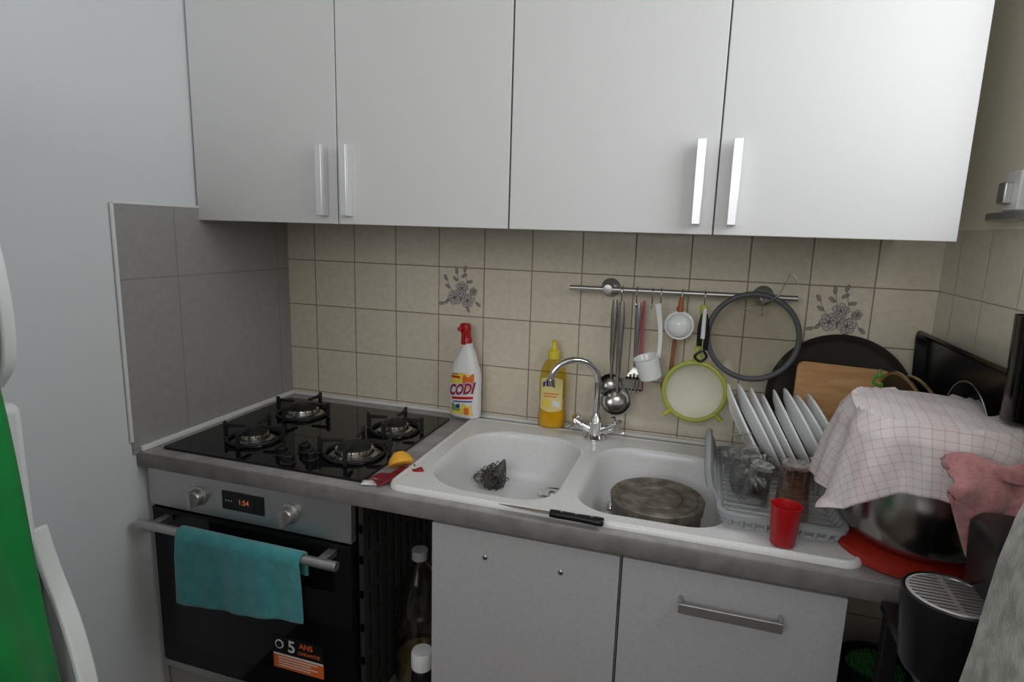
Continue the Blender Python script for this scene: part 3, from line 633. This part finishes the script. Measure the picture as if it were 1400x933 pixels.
b=B(); b.tube([(1.44,UY-.02,1.30),(1.52,UY-.03,1.335),(1.545,UY-.03,1.375),(1.552,UY-.03,1.395),(1.563,UY-.028,1.397),(1.572,UY-.028,1.375)],.0016,6,n=5)
b.obj('wire_hook',m_chrome,label='bent thin wire hook stuck on the rail end',cat='hook')
# ------------------------------------------------------------------ decor tiles
def decor(x0,seed,label):
    b=B(); cx=x0+.075; cz=1.293; Y=-.0030
    b.box(x0+.0022,x0+.1478,-.0022,.0005,1.2202,1.3658,0)
    def P(x,z,o=0): return Vector((cx+x,Y-o,cz+z))
    def ribbon(pts,w,o=.0004,mi=1):
        q=smoothpts([(p[0],0,p[1]) for p in pts],5); v=[];f=[]
        for i,p in enumerate(q):
            t_=(q[min(i+1,len(q)-1)]-q[max(i-1,0)]).normalized(); n_=Vector((-t_.z,0,t_.x))
            v+= [P(p.x+n_.x*w,p.z+n_.z*w,o),P(p.x-n_.x*w,p.z-n_.z*w,o)]
        for i in range(len(q)-1): f.append((2*i,2*i+1,2*i+3,2*i+2))
        b.add(v,f,mi)
    def petal(x,z,a,l,w,mi=2,o=.0002):
        loop=[]
        for k in range(16):
            s_=2*pi*k/16; px=l*.5*(1-math.cos(s_)); pz=w*.5*math.sin(s_)*(1+.25*math.sin(s_*2)); loop.append((x+px*math.cos(a)-pz*math.sin(a),z+px*math.sin(a)+pz*math.cos(a)))
        b.poly([P(*p,o) for p in loop],mi); ribbon(loop+[loop[0]],.0006,o+.0003,1)
        ribbon([(x,z),(x+l*.55*math.cos(a+.1),z+l*.55*math.sin(a+.1))],.0004,o+.0003,1)
    def flower(x,z,r,n=6):
        for k in range(n): petal(x,z,2*pi*k/n+.3,r,r*.85,2,.0002+.00005*k)
        b.poly([P(x+r*.18*math.cos(k*pi/5),z+r*.18*math.sin(k*pi/5),.0009) for k in range(10)],1)
    for pts in [[(0,-.03),(-.005,.02),(-.012,.055)],[(0,-.02),(.02,.02),(.012,.062)],[(0,-.02),(-.03,.005),(-.045,.035)],[(0,-.02),(.035,-.005),(.050,-.03)],[(0,-.02),(-.03,-.02),(-.055,-.035)]]: ribbon(pts,.0007)
    for (x,z,a) in [(-.012,.055,1.8),(.012,.062,1.4),(.004,.045,.7),(-.045,.035,2.2),(-.035,.012,2.7),(.05,-.03,-.6),(-.055,-.035,3.5),(.02,.03,.3),(-.01,.035,2.6),(.03,.0,.4),(-.04,-.022,4.2),(.02,-.045,-1.0)]: petal(x,z,a,.019,.009,3)
    flower(-.020,-.018,.024,6); flower(.022,-.026,.022,6); flower(.004,.012,.021,5); flower(.042,.004,.013,5)
    b.obj('decorative_tile',[m_tilep,m_ink,m_petal,m_leaf],label=label,cat='tile',group='flower motif wall tiles',fixn=False)
decor(.1136+.45,1,'cream wall tile with grey flower bouquet above the spray bottle')
decor(.1136+1.5,2,'cream wall tile with grey flower bouquet above the round tray')
# ------------------------------------------------------------------ right corner stack
PX,PY=1.766,-.490
t=thing('mixing_bowl','steel mixing bowl on a red base under a checked cloth','bowl',(PX,PY,.9005))
b=B(); b.lathe([(.104,0),(.112,.006),(.112,.022),(.098,.028),(.075,.032),(0,.034)],(-.018,-.004,0),seg=48); b.obj('base',m_redd,t,label='glossy red plastic base')
b=B(); b.lathe([(.070,.030),(.100,.036),(.120,.055),(.130,.090),(.132,.14),(.124,.21),(.112,.262),(.108,.262),(.116,.19),(.112,.14),(.08,.066),(0,.052)],seg=56); b.obj('bowl',m_dsteel,t)
b=B(); b.lathe([(.114,.262),(.115,.270),(.10,.280),(.04,.286),(0,.287)],seg=48); b.obj('lid',m_dsteel,t)
def drape(u,v):
    a_=(u-.5)*.575-.004; b_=(v-.5)*.47
    rr=.116; p=3.4
    n_=(abs(a_/rr)**p+abs(b_/rr)**p)**(1/p)
    zt_=.9005+.291
    if n_<=1: x,y,z=a_,b_,zt_-.004*n_**2+.0025*math.sin(a_*50+b_*20)*math.cos(b_*40)
    else:
        k=1/n_; bx,by=a_*k,b_*k; dd=math.hypot(a_-bx,b_-by)
        ang=math.atan2(b_,a_)
        q=min(1,dd/.08)
        fl=.22+.05*math.sin(ang*5+.5); wv=(.012*math.sin(ang*8+1)+.006*math.sin(ang*17))*q
        r_=math.hypot(bx,by); ux,uy=bx/r_,by/r_
        o_=dd*fl+.010+wv+.014*min(1,dd/.03)
        x,y,z=bx+ux*o_,by+uy*o_,zt_-.004-(min(dd,.17)+.25*max(0,dd-.17))*.92+.006*math.exp(-dd*60)
    th=math.radians(-8); X=PX+x*math.cos(th)-y*math.sin(th); Y=PY+x*math.sin(th)+y*math.cos(th)
    if X>1.885: X=1.885+(X-1.885)*.04
    return Vector((X,Y,z))
B().sheet(90,90,drape).obj('checked_cloth',m_check,label='white and pink checked tea towel draped over the bowl',cat='tea towel',solid=.002,fixn=False)
b=B(); b.lathe([(.024,0),(.027,.004),(.028,.08),(.031,.178),(.0295,.178),(.026,.08),(.024,.01),(0,.008)],seg=36)
b.obj('tall_tumbler',m_dglass,loc=(1.868,-.560,1.196),label='tall smoky brown tumbler on the cloth covered bowl',cat='tumbler')
# side table
t=thing('side_table','black side table next to the worktop end','table',(1.79,-.9,0))
B().box(*L(t,1.685,1.893,-1.2,-.640,.862,.880)).obj('table_top',m_black,t,bevel=.003)
for x in(1.70,1.878):
    for y in(-1.18,-.66): B().box(*L(t,x-.012,x+.012,y-.012,y+.012,0,.862)).obj('leg',m_black,t,bevel=.002)
B().box(*L(t,1.69,1.89,-1.19,-.65,.35,.365)).obj('shelf',m_black,t)
t=thing('coffee_machine','black coffee machine with round slotted drip tray','coffee machine',(1.815,-.80,.8805))
b=B(); b.loft([rrect(-.060,.060,-.075,.085,.03,6,0),rrect(-.060,.060,-.075,.085,.03,6,.14),rrect(-.066,.060,-.07,.08,.03,6,.19),rrect(-.070,.060,-.065,.07,.03,6,.210),rrect(-.066,.055,-.055,.06,.03,6,.222),rrect(-.050,.045,-.040,.045,.03,6,.226)]); b.text('KRUPS',.020,lambda x,y:Vector((-.035+y,-.0762,.095+x)),1)
b.obj('body',[m_black,m_grey],t)
b=B(); b.lathe([(0,0),(.046,0),(.052,.012),(.058,.085),(.061,.108),(.060,.119),(.057,.121),(.054,.110),(0,.108)],(-.098,-.008,0),seg=44); dt=b.obj('drip_tray',m_black,t)
b=B(); cx,cy=-.098,-.008
b.lathe([(.0535,.114),(.0545,.1195),(.050,.1205),(.0495,.114)],(cx,cy,0),seg=44,caps=False)
for k in range(-5,6):
    y=k*.0088; w_=math.sqrt(max(0,.051**2-y*y)); b.box(cx-w_,cx+w_,cy+y-.0026,cy+y+.0026,.1165,.1198)
b.box(cx-.003,cx+.003,cy-.050,cy+.050,.116,.1202)
b.obj('grille',m_gsteel,dt)
# pink towel
def pt(u,v):
    x=1.728+.160*u
    zb_=1.112-.108*math.sin(min(1,u/.42)*pi/2) if u<.42 else 1.004+.045*(u-.42)/.58
    zb_+=.006*math.sin(u*17)
    ztop=1.140+.004*u+.005*math.sin(u*9)
    if v<.3:
        q=v/.3; return Vector((x+.004*math.sin(q*8),-.676-.024*q+.005*math.sin(u*11),ztop+.012*math.sin(q*pi)+.004*math.sin(q*7+u*5)+.010*(1-q)))
    q=(v-.3)/.7
    return Vector((x-.006*q+.004*math.sin(q*9),-.700-.018*math.sin(min(1,q*3)*pi/2)-.012*math.sin(u*9+q*1.5)-.006*math.sin(u*19+q*3),ztop*(1-q)+zb_*q))
B().sheet(56,46,pt).obj('pink_towel',m_pink,label='thick pink terry towel hanging in front of the bowl',cat='towel',solid=.012,fixn=False)
# curtain
def cur(u,v):
    z=2.30-1.85*v
    ks=[(2.3,1.83),(1.9,1.80),(1.5,1.725),(1.27,1.655),(1.06,1.622),(.7,1.59),(.4,1.585)]
    xl=1.585
    for (za,xa),(zb_,xb) in zip(ks,ks[1:]):
        if za>=z>=zb_: xl=xa+(xb-xa)*(za-z)/(za-zb_); break
    x=xl+(1.885-xl)*u
    return Vector((x+.004*math.sin(v*40),-1.12-.16*u+.024*math.sin(u*34+v*2.5)+.010*math.sin(u*71+v*3),z))
B().sheet(120,40,cur).obj('net_curtain',m_lace,label='greyish white net curtain hanging by the window',cat='curtain',fixn=False)
# bin
t=thing('black_bin','tall black bin beneath the worktop end','bin',(1.767,-.40,0))
b=B(); b.lathe([(.055,0),(.060,.005),(.070,.59),(.074,.60),(.070,.602),(.066,.59),(.056,.01),(0,.01)],seg=36); b.obj('body',m_black,t)
b=B()
for i in range(500):
    a_=random.uniform(0,2*pi); r_=.058*math.sqrt(random.random()); h_=.585+.03*(1-(r_/.058)**2)
    b.tube([(r_*.7*math.cos(a_),r_*.7*math.sin(a_),.55),(r_*math.cos(a_),r_*math.sin(a_),h_+random.uniform(-.004,.006))],.0016,4)
b.lathe([(.055,.55),(.05,.58),(.0,.595)],seg=24)
b.obj('scrub_brush',m_moss,loc=(1.767,-.40,0),label='round green bristle brush lying in the black bin',cat='brush')
# gap
t=thing('plastic_bottle','large clear plastic bottle in the gap beside the oven','bottle',(.703,-.415,0))
b=B(); pr=[(.0,0),(.060,0),(.066,.01)]
for k in range(8): pr+=[(.066,.03+k*.05),(.061,.045+k*.05)]
pr+=[(.066,.44),(.060,.49),(.034,.535),(.018,.555),(.018,.58)]
b.lathe([(r_,z*1.12) for r_,z in pr],seg=32); b.obj('bottle_body',m_pet,t)
B().lathe([(0,.004),(.056,.004),(.058,.36),(0,.362)],seg=28).obj('liquid',m_oil,t,label='dark oil')
B().lathe([(.021,.635),(.021,.660),(0,.661)],seg=24).obj('cap',m_grey,t)
B().box(-.035,.035,-.045,.045,0,.27).obj('storage_crate',m_blackmat,loc=(.776,-.530,0),label='black plastic crate in the gap beside the oven',cat='crate',bevel=.004)
t=thing('lidded_jar','dark jar with white lid beside the base cabinet','jar',(.766,-.530,.2705))
b=B(); b.lathe([(.024,0),(.027,.004),(.027,.13),(.022,.145),(.018,.15)],seg=28,mi=0).lathe([(.0275,.03),(.0275,.09)],seg=28,mi=1); b.obj('jar_body',[m_black,m_lwhite],t)
B().lathe([(.026,.150),(.027,.155),(.027,.188),(.024,.194),(0,.195)],seg=28).obj('cap',m_white,t)
# ------------------------------------------------------------------ fridge, bag
t=thing('refrigerator','white refrigerator with two curved handles against the wall','refrigerator',(.25,-1.5,0))
B().box(*L(t,.01,.44,-1.80,-1.215,0,1.78)).obj('body',m_fridge,t,bevel=.01)
d1=B().box(*L(t,.442,.497,-1.80,-1.215,1.262,1.78)).obj('door',m_fridge,t,bevel=.012)
d2=B().box(*L(t,.442,.512,-1.80,-1.195,.06,1.245)).obj('door',m_fridge,t,bevel=.012)
o=t.location
def arcplate(pts,w,y0_,y1_,parent,m1,m2):
    P=smoothpts([(x-o.x,0,z-o.z) for x,z in pts],6); b=B(); rings=[]
    for i,p in enumerate(P):
        td=(P[min(i+1,len(P)-1)]-P[max(i-1,0)]).normalized(); nn=Vector((td.z,0,-td.x))
        if nn.x<0: nn=-nn
        q=p-nn*w
        rings.append([Vector((p.x,y0_-o.y,p.z)),Vector((p.x,y1_-o.y,p.z)),Vector((q.x,y1_-o.y,q.z)),Vector((q.x,y0_-o.y,q.z))])
    b.loft(rings,0)
    f0=[Vector((p.x,y0_+.006-o.y,p.z)) for p in P]; xd=min(p.x for p in P)-.004
    for i in range(len(P)-1):
        b.add([f0[i],f0[i+1],Vector((xd,f0[i].y,f0[i+1].z)),Vector((xd,f0[i].y,f0[i].z))],[(0,1,2,3)],1)
    return b.obj('handle',[m1,m2],parent,bevel=.003,fixn=True)
arcplate([(.492,1.60),(.508,1.52),(.526,1.43),(.532,1.36),(.524,1.30),(.495,1.264)],.006,-1.222,-1.205,d1,m_fridge,m_fhandle)
arcplate([(.508,1.065),(.524,1.01),(.554,.93),(.572,.85),(.577,.78),(.565,.70),(.508,.62)],.010,-1.205,-1.180,d2,m_fridge,m_fhandle)
def bag(u,v):
    z=1.46-1.0*v
    y=-1.266+.088*v-.42*u
    return Vector((.548+.012*math.sin(u*16+v*2)*v+.008*math.sin(u*31+v*7)+.03*math.sin(pi*min(1,u*1.3))*v,y+.002*math.sin(v*9),z))
t=thing('green_bag','shiny green plastic bag hanging on the refrigerator door','bag',(0,0,0))
B().sheet(60,40,bag).obj('bag_body',m_bag,t,solid=.003,fixn=False)
# ------------------------------------------------------------------ camera + light
cd=bpy.data.cameras.new('camera'); cam=bpy.data.objects.new('camera',cd); COL.objects.link(cam); scene.camera=cam
R=Matrix.Rotation(.30296,4,'Z')@Matrix.Rotation(pi/2-.18139,4,'X')@Matrix.Rotation(.02944,4,'Z')
cam.matrix_world=Matrix.Translation((1.3499,-1.7335,1.4856))@R
cd.sensor_width=36; cd.lens=826.7/1400*36; cd.clip_start=.02
def area(name,loc,target,sx,sy,e,col):
    l=bpy.data.lights.new(name,'AREA'); l.shape='RECTANGLE'; l.size=sx; l.size_y=sy; l.energy=e; l.color=col
    ob=bpy.data.objects.new(name,l); COL.objects.link(ob); ob.location=loc
    ob.rotation_euler=(Vector(target)-Vector(loc)).to_track_quat('-Z','Y').to_euler(); return ob
area('window_daylight',(1.99,-.90,1.95),(0,-.95,1.55),.9,.72,8,(.96,.98,1))
area('room_daylight',(.95,-3.0,1.95),(.95,0,1.60),1.4,.9,15.5,(.96,.98,1))
w=bpy.data.worlds.new('world'); scene.world=w; w.use_nodes=True; bg=w.node_tree.nodes['Background']; bg.inputs[0].default_value=(.82,.88,1,1); bg.inputs[1].default_value=1.0
try: scene.view_settings.view_transform='Standard'
except Exception: pass
